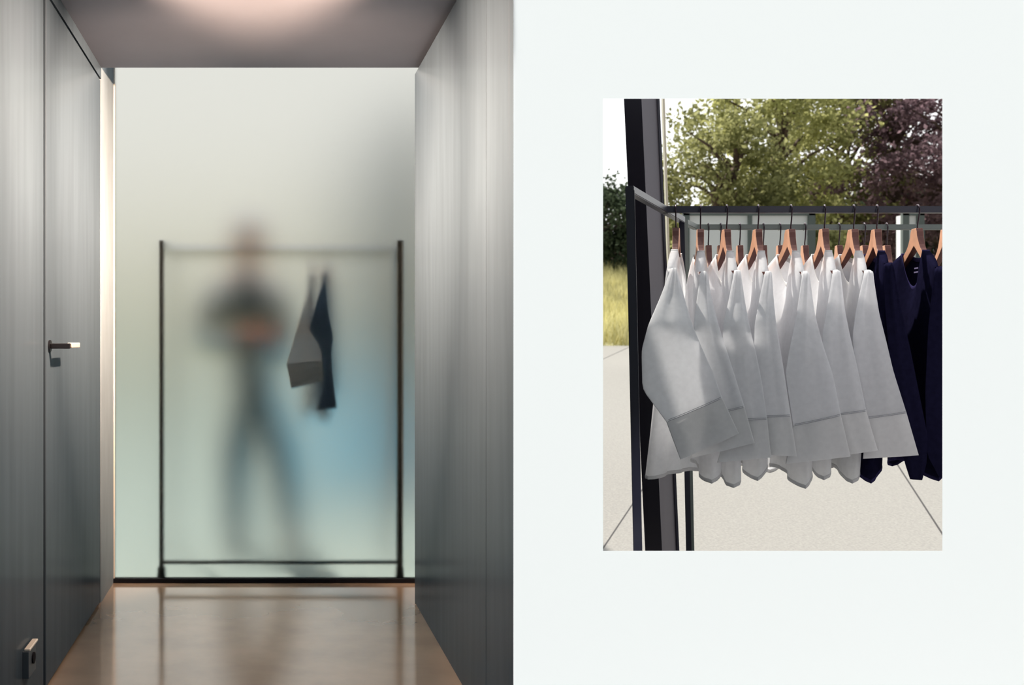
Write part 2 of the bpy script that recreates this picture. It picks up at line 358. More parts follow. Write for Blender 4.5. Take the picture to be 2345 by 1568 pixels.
# ------------------------------------------------------------------ hangers and garments
def hanger(P, u, railz, label, group, half=.148, mwood=None, u2=None):
    """P: top of the wooden neck, u: horizontal unit vector towards the camera-side arm."""
    u = Vector(u).normalized(); n = Vector((-u.y, u.x, 0)); 
    if n.x > 0: n = -n                                # front of the garment, to the left
    u2 = Vector(u2).normalized() if u2 is not None else -u
    o = thing('coat_hanger', P, label, 'hanger', group)
    prof = [(0, 0), (.020, 0), (.026, -.028), (.045, -.062), (.085, -.098), (.14, -.126), (half, -.142), (half + .004, -.158),
            (half - .01, -.166), (.13, -.148), (.08, -.122), (.035, -.086), (0, -.058)]
    full = prof[:-1] + [(0, -.058)] + [(-a, b) for a, b in reversed(prof[1:-1])]
    bm = bmesh.new(); th = .011
    def pos(a, b, s):
        bend = .012 * (a / .22) ** 2                # arms sweep forward
        return P + (u * a if a >= 0 else u2 * -a) + n * (bend + s * (th - .007 * abs(a) / half)) + Vector((0, 0, b))
    # strips between the upper and the lower outline
    up = [(-a, b) for a, b in reversed(prof[1:8])] + prof[:8]
    lo_side = [prof[12], prof[11], prof[10], prof[9], prof[8]]
    lo = [(-a, b) for a, b in reversed(lo_side[1:])] + lo_side
    def samp(line, k):                                   # resample to equal counts
        L = [0]
        for (a, b), (c, d) in zip(line, line[1:]): L.append(L[-1] + math.hypot(c - a, d - b))
        t = k * L[-1]
        for i in range(len(line) - 1):
            if t <= L[i + 1] + 1e-9:
                f = (t - L[i]) / max(L[i + 1] - L[i], 1e-9); return (line[i][0] + (line[i + 1][0] - line[i][0]) * f, line[i][1] + (line[i + 1][1] - line[i][1]) * f)
        return line[-1]
    N = 30; rows = []
    for k in range(N + 1):
        a = samp(up, k / N); b = samp(lo, k / N)
        rows.append([bm.verts.new(pos(*a, -1)), bm.verts.new(pos(*a, 1)), bm.verts.new(pos(*b, 1)), bm.verts.new(pos(*b, -1))])
    for a, b in zip(rows, rows[1:]):
        for k in range(4):
            f = bm.faces.new((a[k], a[(k + 1) % 4], b[(k + 1) % 4], b[k]))
            f.material_index = 1 if k in (0, 2) else 0
    bm.faces.new(rows[0]); bm.faces.new(rows[-1])
    body = obj('hanger_body', bm, [mwood or M['wood'], M['woodedge']], o)
    bv = body.modifiers.new('soft', 'BEVEL'); bv.width = .0016; bv.segments = 2; bv.limit_method = 'ANGLE'
    r = .02; zr = railz + .012
    top = zr + .004
    pts = [P + Vector((0, 0, -.012)), P + Vector((0, 0, .01)), P + u * .010 + Vector((0, 0, .03))]
    cz = top - r
    for k in range(11):
        a = -.6 + (PI + .9) * k / 10
        pts.append(Vector((P.x, P.y, cz)) + u * (r * math.cos(a)) + Vector((0, 0, r * math.sin(a))))
    bm = bmesh.new(); tube(bm, pts, .0023, 8); obj('hook', bm, M['hook'], o, True)
    return o

def lerp(a, b, t): return a + (b - a) * t
def smooth(t): t = max(0, min(1, t)); return t * t * (3 - 2 * t)
def garment(name, label, cat, group, neck, near, hem_near, hem_far, fabric, rib, zhem, far=None, sleeve=None, sleeve_z=None, cuffrow=None, neckdip=.085,
            thick=(.024, .032), seed=0, cufffabric=None, long=.0, mark=False, farsleeve=True, bendy=True, hemarc=.055):
    """near / far: shoulder points; hem_near / hem_far: ends of the hem; the camera-side sleeve is a list of rows (left, right) seen from the passage."""
    rnd = random.Random(seed)
    far = far or (neck * 2 - near)
    far = Vector((far.x, far.y, near.z))
    u0 = Vector((near.x - neck.x, near.y - neck.y, 0)).normalized()
    o = thing(name, Vector((neck.x, neck.y, zhem)), label, cat, group)
    NW = .36                                             # neck half width as a share of the shoulder
    NS, NT = 32, 26
    ph = rnd.uniform(0, 6)
    def ztop(s, front):
        a = abs(s)
        if a < NW:
            c = 1 - (a / NW) ** 2
            return lerp(neck.z, neck.z - (neckdip if front else .022), c ** .8)
        t = (a - NW) / (1 - NW)
        return lerp(neck.z, near.z, t + .25 * t * t * t - .25 * t)
    def pt(s, t, front):
        nr = lerp(near, hem_near, t); fr = lerp(far, hem_far, t)
        mid = (nr + fr) / 2; ax = (nr - fr) / 2
        p = Vector((mid.x, mid.y, 0)) + Vector((ax.x, ax.y, 0)) * s
        if t < .6:                                       # the top follows the two arms of the hanger
            e1 = near if s > 0 else far
            v = Vector((neck.x + (e1.x - neck.x) * abs(s), neck.y + (e1.y - neck.y) * abs(s), 0))
            p = lerp(v, p, smooth(t / .6))
        nn = Vector((-ax.y, ax.x, 0)).normalized()
        if nn.x > 0: nn = -nn
        tk = lerp(thick[0], thick[1], t ** .8) * lerp(.45, 1, smooth(min(1, t * 6)) ** .5)
        prof = max(0, 1 - abs(s) ** 5) ** .5
        fold = (.20 * math.sin(s * 7 + ph + (1 if front else 2.2)) + .12 * math.sin(s * 13 + ph * 2 + t * 1.5)) * smooth(t * 1.3)
        bend = .014 * min(1, abs(s)) ** 2 * (1 - smooth(t * 2))
        zb = zhem + hemarc * (1 - abs(s) ** 2.2) * (.75 if front else 1.1)
        z = lerp(ztop(s, front), zb, t)
        return p + nn * (bend + (1 if front else -1) * tk * (prof * (1 + fold))) + Vector((0, 0, z))
    bm = bmesh.new()
    F_, B_ = [], []
    for i in range(NT + 1):
        t = (i / NT) ** 1.15
        fr = [bm.verts.new(pt(-1 + 2 * k / NS, t, True)) for k in range(NS + 1)]
        bk = [fr[0]] + [bm.verts.new(pt(-1 + 2 * k / NS, t, False)) for k in range(1, NS)] + [fr[-1]]
        F_.append(fr); B_.append(bk)
    grid_faces(bm, F_); grid_faces(bm, [r[::-1] for r in B_])
    kk0, kk1 = int((1 - NW) / 2 * NS), NS - int((1 - NW) / 2 * NS)
    # close the shoulder seams
    for k in list(range(1, kk0)) + list(range(kk1, NS - 1)):
        bm.faces.new((F_[0][k], B_[0][k], B_[0][k + 1], F_[0][k + 1]))
    neckline = [F_[0][k].co.copy() for k in range(kk0, kk1 + 1)] + [B_[0][k].co.copy() for k in range(kk1, kk0 - 1, -1)]
    hemline = [v.co.copy() for v in F_[-1]] + [v.co.copy() for v in B_[-1][::-1]]
    obj('body_panel', bm, fabric, o, True)
    def ribbon(nm, line, r, m, dz):
        bm = bmesh.new(); rows = []
        n = len(line); c = sum(line, Vector()) / n
        for i in range(n):
            p = line[i]; d = (line[(i + 1) % n] - line[i - 1]).normalized()
            x = Vector((p.x - c.x, p.y - c.y, 0)); x = x.normalized() if x.length > 1e-5 else u0
            rows.append([bm.verts.new(p + x * (r * math.cos(a)) + Vector((0, 0, dz * .5 * math.sin(a) - dz * .3))) for a in [2 * PI * q / 8 for q in range(8)]])
        for i in range(n):
            a, b = rows[i], rows[(i + 1) % n]
            for q in range(8): bm.faces.new((a[q], a[(q + 1) % 8], b[(q + 1) % 8], b[q]))
        return obj(nm, bm, m, o, True)
    ribbon('neckband', neckline, .0035, rib, .016)
    ribbon('hem', hemline, .0022, rib, .012)
    def sleeve_mesh(rows, tk, m, nm, r0=0, shell=True):
        bm = bmesh.new(); R = []
        N = 28
        # densify
        dense = []
        for i in range(len(rows) - 1):
            K = 6
            for q in range(K): 
                f = q / K; dense.append((rows[i][0].lerp(rows[i + 1][0], f), rows[i][1].lerp(rows[i + 1][1], f), lerp(tk[i], tk[i + 1], f)))
        dense.append((rows[-1][0], rows[-1][1], tk[-1]))
        sm = dense
        for it in range(1):
            sm = [sm[0]] + [((sm[i - 1][0] + sm[i][0] * 2 + sm[i + 1][0]) / 4, (sm[i - 1][1] + sm[i][1] * 2 + sm[i + 1][1]) / 4, sm[i][2]) for i in range(1, len(sm) - 1)] + [sm[-1]]
        for i, (a, b, k) in enumerate(sm):
            ax = (b - a) / 2; c = (a + b) / 2
            nn = Vector((-ax.y, ax.x, 0)).normalized()
            if nn.y > 0: nn = -nn
            ring = []
            for q in range(N):
                th = 2 * PI * q / N
                x = math.cos(th); y = math.sin(th)
                rip = 1 + .35 * math.sin(x * 5 + ph + i * .07) + .2 * math.sin(x * 11 + ph * 3 - i * .1)
                ring.append(bm.verts.new(c + ax * x + nn * (k * y * (abs(y) ** .4) * rip)))
            R.append(ring)
        grid_faces(bm, R, True)
        return obj(nm, bm, m, o, True)
    if sleeve:
        rows = [(at(*l, y), at(*r, y)) for (l, r), y in zip(sleeve, sleeve_z)]
        m0 = rows[0][0].lerp(rows[0][1], .5); w0 = (rows[0][1] - rows[0][0]) * .16
        cap_ = lerp(Vector((near.x, near.y, near.z)), Vector((neck.x, neck.y, neck.z)), .12); cap_.z += .004
        rows.insert(0, (cap_ - w0, cap_ + w0)); cuffrow = None if cuffrow is None else cuffrow + 1
        n = len(rows); tk = [lerp(.012, .0042, min(1, i / (n - 2))) for i in range(n)]
        cr = cuffrow if cuffrow is not None else n - 2
        sleeve_mesh(rows[:cr + 1], tk[:cr + 1], fabric, 'sleeve')
        if cr < n - 1:
            a, b = rows[cr]; nn = Vector((-(b - a).y, (b - a).x, 0)).normalized()
            if nn.y > 0: nn = -nn
            bm = bmesh.new()
            for dz in (0, .0045):
                tube(bm, [a.lerp(b, .03 + .94 * q / 20) + nn * (tk[cr] * (1 - abs(q / 10 - 1) ** 3) * 1.45 + .0012) + Vector((0, 0, dz)) for q in range(21)], .0007, 5)
            obj('seam', bm, M['stitch'], o)
            sleeve_mesh(rows[cr:], [t + .0008 for t in tk[cr:]], cufffabric or fabric, 'cuff')
    if farsleeve:
        # the sleeve on the far shoulder, hanging straight down behind the body
        a = far.copy(); d = (far - neck); d.z = 0; d.normalize()
        rows = []
        for f, wd in ((0.02, .05), (.2, .075), (.55, .09), (.9, .10)):
            c = a - d * .012 + d * (.0 + .006 * f) + Vector((0, 0, -.02 - f * .42)); side = Vector((-d.y, d.x, 0)) * (wd * .42)
            rows.append((c - side, c + side))
        sleeve_mesh(rows, [.012, .012, .01, .008], fabric, 'sleeve')
    if mark:
        for j, (dz, wd, sh) in enumerate(((-.055, .034, 0), (-.068, .040, .003))):
            bm = bmesh.new(); q0 = Vector((neck.x, neck.y, neck.z + dz))
            for q in range(7):
                a0 = -wd / 2 + wd * q / 7
                pp = [q0 + u0 * (a0 + e_) + Vector((-.004, 0, z_)) for e_, z_ in ((0, 0), (wd / 9, 0), (wd / 9, .0045), (0, .0045))]
                bm.faces.new([bm.verts.new(x) for x in pp])
            obj('print_mark', bm, M['thread'], o)
    return o

NK = [1548, 1604, 1664, 1736, 1811, 1888, 1955, 2008, 2101]          # wooden necks seen at Y 3.45
NECKY = [522, 525, 525, 525, 525, 524, 525, 525, 523]
SH = [(1542, 622), (1611, 630), (1690, 627), (1760, 630), (1846, 630), (1917, 627), (1990, 627), (2040, 608), (2158, 618)]
FAR = [1566, 1587, 1622, 1686, 1750, 1835, 1890, 1950, 2030]           # far shoulders at Y 3.65
TAIL = [(1486, 1078), (1630, 1100), (1680, 1110), (1735, 1094), (1845, 1112), (1887, 1092), (1952, 1100), (1995, 1100), (2150, 1095)]
SL = [
 [((1537, 614), (1548, 614)), ((1512, 680), (1567, 680)), ((1484, 745), (1586, 745)), ((1469, 802), (1607, 795)), ((1471, 891), (1636, 860)), ((1526, 966), (1654, 911)), ((1558, 1052), (1692, 992))],
 [((1605, 622), (1618, 622)), ((1595, 690), (1632, 690)), ((1588, 745), (1646, 745)), ((1590, 840), (1675, 836)), ((1600, 900), (1692, 890)), ((1604, 955), (1705, 932)), ((1580, 1049), (1728, 1014))],
 [((1682, 620), (1696, 620)), ((1668, 690), (1706, 690)), ((1655, 745), (1716, 745)), ((1655, 810), (1731, 806)), ((1660, 883), (1746, 883)), ((1672, 962), (1757, 960)), ((1642, 1059), (1766, 1047))],
 [((1752, 622), (1767, 622)), ((1738, 690), (1772, 690)), ((1728, 745), (1778, 745)), ((1725, 853), (1796, 853)), ((1730, 955), (1811, 953)), ((1742, 1040), (1825, 1045))],
 [((1838, 624), (1853, 626)), ((1824, 720), (1866, 720)), ((1806, 807), (1888, 800)), ((1798, 856), (1907, 856)), ((1816, 975), (1926, 951)), ((1799, 1062), (1948, 1045))],
 [((1908, 620), (1924, 622)), ((1893, 710), (1935, 710)), ((1884, 760), (1945, 760)), ((1882, 853), (1966, 853)), ((1902, 952), (1984, 941)), ((1930, 1042), (2010, 1031))],
 [((1980, 622), (1999, 624)), ((1960, 710), (2013, 715)), ((1952, 770), (2027, 770)), ((1960, 850), (2046, 850)), ((1985, 958), (2076, 945)), ((1976, 1050), (2104, 1042))],
 [((2024, 606), (2046, 610)), ((2026, 700), (2062, 700)), ((2035, 800), (2085, 800)), ((2045, 900), (2105, 900)), ((2060, 1000), (2125, 1000)), ((2072, 1060), (2122, 1060)), ((2084, 1097), (2112, 1099))],
 [((2140, 618), (2166, 622)), ((2125, 750), (2190, 750)), ((2118, 900), (2215, 900)), ((2122, 1040), (2225, 1050)), ((2150, 1092), (2225, 1110))],
]
ORD = ['leftmost on the front rail, beside the dark post', 'second from the left on the front rail', 'third from the left on the front rail', 'fourth from the left on the front rail',
       'fifth from the left on the front rail', 'sixth from the left on the front rail', 'seventh from the left, last of the white ones']
WL = ['white jersey top with the widest slanted sleeve, leftmost on the rail beside the dark post',
      'white jersey top second from the left, sleeve half hidden behind the wide slanted one',
      'white jersey top third from the left, between two narrow grey-shaded sleeves',
      'white jersey top fourth from the left with the narrow straight sleeve',
      'white jersey top fifth from the left, widest sleeve of the middle',
      'white jersey top sixth from the left with a dark fold at its shoulder',
      'rightmost white jersey top, its flared sleeve hanging against the navy tops',
      'navy round-neck top squeezed between the last white top and the next navy one',
      'navy round-neck top at the right end with the small pale print inside its neck']
HL = ['wooden hanger seen edge-on at the left end of the front rail', 'wooden hanger of the second white top from the left', 'wooden hanger of the third white top from the left',
      'wooden hanger of the fourth white top from the left', 'wooden hanger of the fifth white top from the left', 'wooden hanger of the sixth white top from the left',
      'wooden hanger of the rightmost white top', 'wooden hanger holding the first navy top', 'wide-open wooden hanger in the neck of the navy top with the print']
for i in range(9):
    P = at(NK[i], NECKY[i], 3.45)
    near = at(*SH[i], 3.25); far = at(FAR[i], 646, 3.65)
    u = Vector((near.x - P.x, near.y - P.y, 0)).normalized()
    u2 = Vector((far.x - P.x, far.y - P.y, 0))
    hanger(P, u, ZR, HL[i], 'wooden hangers on the front rail', u2=u2)
    neck = Vector((P.x, P.y, P.z - .078))
    zh = at(*TAIL[i], 3.26).z
    if i == 0:
        hn = at(1484, 1078, 3.40); hf = at(1592, 1070, 3.62); zh = at(1500, 1082, 3.5).z
    else:
        hn = at(*TAIL[i], 3.26); hf = Vector((far.x + .02, 3.65, 0))
    hn.z = hf.z = 0
    white = i < 7
    n = len(SL[i]); yend = 3.105 + .0165 * i
    ys = [lerp(3.235, yend, smooth(k / 2.2)) for k in range(n)]
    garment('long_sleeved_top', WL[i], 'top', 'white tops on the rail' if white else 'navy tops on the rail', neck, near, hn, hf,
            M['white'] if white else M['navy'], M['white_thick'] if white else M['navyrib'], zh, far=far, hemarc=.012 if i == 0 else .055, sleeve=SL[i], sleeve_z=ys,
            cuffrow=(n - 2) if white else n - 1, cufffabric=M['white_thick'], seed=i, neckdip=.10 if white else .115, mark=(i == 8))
P = at(2166, 525, 3.45); u = Vector((-.05, -.2, 0)).normalized()
hanger(P, u, ZR, 'wooden hanger cut off by the right edge of the opening', 'wooden hangers on the front rail')
# the mirrored row: reflected hangers and tops built as solid ones
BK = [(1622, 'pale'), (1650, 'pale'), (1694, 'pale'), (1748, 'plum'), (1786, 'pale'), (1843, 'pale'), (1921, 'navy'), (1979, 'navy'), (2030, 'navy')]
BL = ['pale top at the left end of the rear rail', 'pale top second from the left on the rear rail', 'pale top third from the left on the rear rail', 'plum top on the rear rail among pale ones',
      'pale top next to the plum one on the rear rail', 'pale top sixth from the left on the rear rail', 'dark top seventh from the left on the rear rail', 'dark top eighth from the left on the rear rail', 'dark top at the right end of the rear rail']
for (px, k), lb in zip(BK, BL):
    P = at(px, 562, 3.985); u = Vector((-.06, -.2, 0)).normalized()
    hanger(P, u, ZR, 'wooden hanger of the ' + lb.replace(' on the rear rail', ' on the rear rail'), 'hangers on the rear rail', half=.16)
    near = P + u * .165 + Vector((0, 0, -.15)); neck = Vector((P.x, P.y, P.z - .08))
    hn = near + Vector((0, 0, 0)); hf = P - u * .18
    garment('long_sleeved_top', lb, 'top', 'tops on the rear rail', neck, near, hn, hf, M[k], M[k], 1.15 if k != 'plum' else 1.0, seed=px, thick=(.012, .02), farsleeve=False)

# garments behind the frosted glass
for (npx, rows, zr, fab, cuf, lb, hl, zh, nx) in (
    (716, [((709, 639), (714, 639)), ((695, 700), (720, 700)), ((676, 770), (730, 775)), ((657, 835), (739, 826)), ((667, 889), (744, 871))], [5.13, 5.08, 5.05, 5.03, 5.025], 'grey', 'greydark',
     'grey garment hanging by its wide cuffed sleeve against the frosted glass', 'hanger of the grey garment behind the frosted glass', .76, 0),
    (748, [((740, 632), (747, 632)), ((722, 705), (752, 712)), ((707, 752), (764, 772)), ((730, 785), (760, 800)), ((741, 838), (761, 840)), ((738, 890), (764, 872)), ((723, 941), (771, 934))], [5.12, 5.035, 5.045, 5.042, 5.04, 5.04, 5.04], 'ink', 'ink',
     'dark navy garment hanging behind the frosted glass, right of the grey one', 'hanger of the navy garment behind the frosted glass', .86, 0)):
    P = Vector(((npx - PX) / F * 5.3, 5.3, zt - .03 - .065)); near = at(rows[0][0][0] + 3, rows[0][0][1], 5.13)
    u = Vector((near.x - P.x, near.y - P.y, 0)).normalized()
    near = P + u * .17; near.z = at(700, rows[0][0][1] - 3, 5.13).z + .02
    hanger(P, u, zt - .03, hl, 'hangers behind the frosted glass', half=.15)
    neck = Vector((P.x, P.y, P.z - .075))
    hn = at(748, 960, 5.2) if fab == 'grey' else P + u * .14; hf = at(696, 960, 5.4) if fab == 'grey' else P - u * .17
    garment('hanging_garment', lb, 'garment', None, neck, near, hn, hf, M[fab], M[fab], zh, sleeve=rows, sleeve_z=zr, cuffrow=3 if fab == 'grey' else len(rows) - 1,
            cufffabric=M[cuf], seed=npx, thick=(.012, .03), farsleeve=False)

# ------------------------------------------------------------------ steel column beside the rack
co = thing('steel_column', at(1500, 1261, 4.3), 'dark steel column standing behind the left end of the rack', 'column')
YC = 4.25
def cp(px, py, d=0): return at(px, py, YC + d)
top, bot = -60, 1420
def colx(px_t, px_b, y): return lerp(px_t, px_b, (y - 450) / (1261 - 450))
bm = bmesh.new()
A = [cp(colx(1441, 1482, y), y, .05) for y in (top, bot)]; B = [cp(colx(1481, 1521, y), y, -.02) for y in (top, bot)]; D = [cp(colx(1519, 1557, y), y, .04) for y in (top, bot)]; E = [a + Vector((.03, .11, 0)) for a in B]
for v in (A, B, D, E): v[1].z = zfloor(YC)
va, vb, vd, ve = [[bm.verts.new(p) for p in q] for q in (A, B, D, E)]
loop = (va, vb, vd, ve)
for k in range(4):
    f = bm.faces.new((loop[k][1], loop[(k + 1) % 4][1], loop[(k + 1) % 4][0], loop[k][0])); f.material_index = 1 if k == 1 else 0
bm.faces.new([q[0] for q in loop]); bm.faces.new([q[1] for q in loop][::-1])
obj('column_shaft', bm, [M['column'], M['colside']], co)
barobj('corner_rib', (D[1] + Vector((-.004, -.004, 0))), (D[0] + Vector((-.004, -.004, 0))), .012, .014, M['rackmetal'], co, (0, 1, 0))
g0, g1 = at(1510, 240, 4.4), at(1530, 700, 4.4); g1.z = g1.z
gb = g1 + (g1 - g0) * .75
barobj('glazing_strip', gb, g0 + Vector((0, 0, .5)), .008, .02, M['strip'], co, (0, 1, 0), .001)

# ------------------------------------------------------------------ terrace, meadow
def terrace_mat():
    m, t, b = nodes('pale_terrace_slabs'); b.inputs['Roughness'].default_value = .75; b.inputs['Specular IOR Level'].default_value = .2
    tc = t.nodes.new('ShaderNodeTexCoord'); sx = t.nodes.new('ShaderNodeSeparateXYZ'); t.links.new(tc.outputs['Object'], sx.inputs[0])
    def hit(px, py):
        a, bq = (px - PX) / F, -(py - PY) / F                     # point of the sloping terrace under a joint of the slabs
        Y = (EYE - zfloor(0)) / (.075 - bq); return a * Y, Y
    last = None
    for (p, q, wd) in (((2045, 1048), (2158, 1222), .012), ((1381, 1255), (1470, 1122), .010), ((1381, 822), (1440, 795), .02)):
        (x0, y0), (x1, y1) = hit(*p), hit(*q); L = math.hypot(x1 - x0, y1 - y0); nx, ny = -(y1 - y0) / L, (x1 - x0) / L; c = nx * x0 + ny * y0
        a = t.nodes.new('ShaderNodeVectorMath'); a.operation = 'DOT_PRODUCT'; a.inputs[1].default_value = (nx, ny, 0); t.links.new(tc.outputs['Object'], a.inputs[0])
        s = t.nodes.new('ShaderNodeMath'); s.operation = 'SUBTRACT'; s.inputs[1].default_value = c; t.links.new(a.outputs['Value'], s.inputs[0])
        ab = t.nodes.new('ShaderNodeMath'); ab.operation = 'ABSOLUTE'; t.links.new(s.outputs[0], ab.inputs[0])
        lt = t.nodes.new('ShaderNodeMath'); lt.operation = 'LESS_THAN'; lt.inputs[1].default_value = wd / 2; t.links.new(ab.outputs[0], lt.inputs[0])
        if last is None: last = lt
        else:
            mx = t.nodes.new('ShaderNodeMath'); mx.operation = 'MAXIMUM'; t.links.new(last.outputs[0], mx.inputs[0]); t.links.new(lt.outputs[0], mx.inputs[1]); last = mx
    nz = t.nodes.new('ShaderNodeTexNoise'); nz.inputs['Scale'].default_value = 70; nz.inputs['Detail'].default_value = 4; t.links.new(tc.outputs['Object'], nz.inputs['Vector'])
    cr = t.nodes.new('ShaderNodeValToRGB'); cr.color_ramp.elements[0].position = .3; cr.color_ramp.elements[0].color = srgb(138, 135, 131); cr.color_ramp.elements[1].position = .72; cr.color_ramp.elements[1].color = srgb(160, 157, 151)
    t.links.new(nz.outputs[0], cr.inputs[0])
    mix = t.nodes.new('ShaderNodeMix'); mix.data_type = 'RGBA'; t.links.new(last.outputs[0], mix.inputs[0]); t.links.new(cr.outputs[0], mix.inputs[6]); mix.inputs[7].default_value = srgb(70, 67, 67)
    t.links.new(mix.outputs[2], b.inputs['Base Color']); return m
bm = bmesh.new()
def gridquad(x0, x1, ys, zf, nx=2):
    rows = []
    for y in ys: rows.append([bm.verts.new((lerp(x0(y), x1(y), k / nx), y, zf(y))) for k in range(nx + 1)])
    grid_faces(bm, rows)
YE = 20.7
gridquad(lambda y: max(1.25, .25 * y), lambda y: 22, [2.84, 5, 8, 11, 16, YE], zfloor)
struct(obj('terrace', bm, terrace_mat()))
ze = zfloor(YE)
def zmead(Y): return ze - .02 + (.19 * (Y - YE) if Y < 34 else .19 * (34 - YE) + .03 * (Y - 34))
bm = bmesh.new(); gridquad(lambda y: -20, lambda y: 40, [YE, 23, 26, 30, 34, 45, 70], zmead, 6)
struct(obj('meadow', bm, M['meadow']))
# grass
n = 9000
gy = RNG.uniform(YE + .05, 34, n); gx = (RNG.uniform(1340, 1500, n) - PX) / F * gy
gz = np.array([zmead(y) for y in gy]); hh = RNG.uniform(.18, .5, n); wd = RNG.uniform(.006, .014, n); dx = RNG.normal(0, .08, n); dy = RNG.normal(0, .05, n); an = RNG.uniform(0, PI, n)
V = np.empty((n, 5, 3)); cx, sx_ = np.cos(an) * wd, np.sin(an) * wd
V[:, 0] = np.stack([gx - cx, gy - sx_, gz], 1); V[:, 1] = np.stack([gx + cx, gy + sx_, gz], 1)
V[:, 2] = np.stack([gx + cx * .7 + dx * .35, gy + sx_ * .7 + dy * .35, gz + hh * .6], 1); V[:, 3] = np.stack([gx - cx * .7 + dx * .35, gy - sx_ * .7 + dy * .35, gz + hh * .6], 1)
V[:, 4] = np.stack([gx + dx, gy + dy, gz + hh], 1)
fc = []
for i in range(n):
    b = i * 5; fc += [(b, b + 1, b + 2, b + 3), (b + 3, b + 2, b + 4)]
me = bpy.data.meshes.new('meadow_grass'); me.from_pydata(V.reshape(-1, 3).tolist(), [], fc)
tag(link('meadow_grass', me, M['grass']), 'dry yellow-green meadow grass beyond the terrace edge', 'grass', kind='stuff')

# ------------------------------------------------------------------ trees
def foliage_mesh(name, center, rad, ncl, per, leaf, seed, m, parent, hollow=.45, spread=.55):
    r = np.random.default_rng(seed)
    d = r.normal(size=(ncl, 3)); d /= np.linalg.norm(d, axis=1)[:, None]
    cc = d * (hollow + (1 - hollow) * r.uniform(0, 1, (ncl, 1)) ** .6) * np.array(rad)
    cr = r.uniform(.5, 1.2, ncl) * spread
    q = r.normal(size=(ncl, per, 3)) * cr[:, None, None] * np.array([.5, .5, .34])
    P = (cc[:, None, :] + q).reshape(-1, 3) + np.array(center)
    n = len(P)
    a = r.normal(size=(n, 3)); a /= np.linalg.norm(a, axis=1)[:, None]
    b = np.cross(a, r.normal(size=(n, 3))); b /= np.linalg.norm(b, axis=1)[:, None]
    L = (leaf * r.uniform(.6, 1.3, n))[:, None]; W = L * .55; nn = np.cross(a, b)
    V = np.stack([P - a * L * .5, P + b * W * .5 + nn * L * .08, P + a * L * .5, P - b * W * .5 + nn * L * .08], 1).reshape(-1, 3)
    me = bpy.data.meshes.new(name); me.vertices.add(n * 4); me.vertices.foreach_set('co', V.ravel())
    me.loops.add(n * 4); me.loops.foreach_set('vertex_index', np.arange(n * 4))
    me.polygons.add(n); me.polygons.foreach_set('loop_start', np.arange(n) * 4); me.polygons.foreach_set('loop_total', np.full(n, 4))
    me.update(calc_edges=True)
    return link(name, me, m, parent), cc + np.array(center)
def tree(px, Y, py, rad, label, m, seed, ncl=150, per=130, leaf=.15, **kw):
    c = at(px, py, Y); base = Vector((c.x, Y, zmead(Y)))
    t = thing('tree', base, label, 'tree', None)
    fo, cc = foliage_mesh('foliage', c, rad, ncl, per, leaf, seed, m, t, **kw)
    rr = random.Random(seed); bm = bmesh.new()
    topz = c.z + rad[2] * .3; H = topz - base.z
    tr = [base + Vector((rr.uniform(-.1, .1) * k, rr.uniform(-.1, .1) * k, H * k / 5)) for k in range(6)]
    tube(bm, tr, [.24, .2, .17, .13, .09, .05], 9)
    obj('trunk', bm, M['bark'], t, True)
    bm = bmesh.new()
    for k in rr.sample(range(len(cc)), min(26, len(cc))):
        e = Vector(cc[k]); s = tr[0].lerp(tr[-1], min(.95, max(.3, (e.z - base.z) / H * .8 - .05)))
        mid = s.lerp(e, .5) + Vector((0, 0, .18)); tube(bm, [s, mid, e], [.06, .035, .012], 6)
    obj('branches', bm, M['bark'], t, True)['kind'] = 'stuff'
    return t
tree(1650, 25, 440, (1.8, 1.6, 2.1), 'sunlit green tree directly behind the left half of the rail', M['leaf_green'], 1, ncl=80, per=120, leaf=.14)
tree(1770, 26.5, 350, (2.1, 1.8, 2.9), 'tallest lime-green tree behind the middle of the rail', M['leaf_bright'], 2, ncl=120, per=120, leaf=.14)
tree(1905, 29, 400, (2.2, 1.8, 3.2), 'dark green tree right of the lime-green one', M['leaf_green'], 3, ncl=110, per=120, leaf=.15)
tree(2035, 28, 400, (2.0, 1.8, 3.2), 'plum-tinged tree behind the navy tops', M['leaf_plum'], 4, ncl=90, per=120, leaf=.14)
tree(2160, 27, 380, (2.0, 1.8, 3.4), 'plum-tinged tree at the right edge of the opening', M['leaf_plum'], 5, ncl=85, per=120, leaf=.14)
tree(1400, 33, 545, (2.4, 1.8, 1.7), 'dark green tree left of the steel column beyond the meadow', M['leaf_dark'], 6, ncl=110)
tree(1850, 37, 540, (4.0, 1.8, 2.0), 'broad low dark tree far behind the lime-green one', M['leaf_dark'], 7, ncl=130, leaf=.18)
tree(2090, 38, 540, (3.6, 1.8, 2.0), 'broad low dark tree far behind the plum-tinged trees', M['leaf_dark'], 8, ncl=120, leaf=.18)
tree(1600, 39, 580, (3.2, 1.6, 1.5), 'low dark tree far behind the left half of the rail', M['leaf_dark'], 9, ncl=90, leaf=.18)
# hedge shrubs along the far side of the meadow
for i, (px, Y, py, rd, lb) in enumerate(((1395, 33.5, 585, (1.0, .8, .75), 'dark round shrub at the far edge of the meadow, left edge of the opening'), (1445, 33.2, 580, (.9, .8, .8), 'dark shrub at the far edge of the meadow beside the steel column'),
                                        (1840, 23.5, 570, (.75, .6, .5), 'small green shrub seen between the fourth and fifth hangers'))):
    c = at(px, py, Y); s = thing('shrub', Vector((c.x, Y, zmead(Y))), lb, 'shrub', None)
    foliage_mesh('foliage', c, rd, 70, 110, .13, 40 + i, M['leaf_dark'] if i < 2 else M['leaf_green'], s, hollow=.1, spread=.4)
    bm = bmesh.new(); tube(bm, [Vector((c.x, Y, zmead(Y) - .02)), Vector((c.x + .05, Y, c.z))], [.06, .03], 8); obj('stem', bm, M['bark'], s)

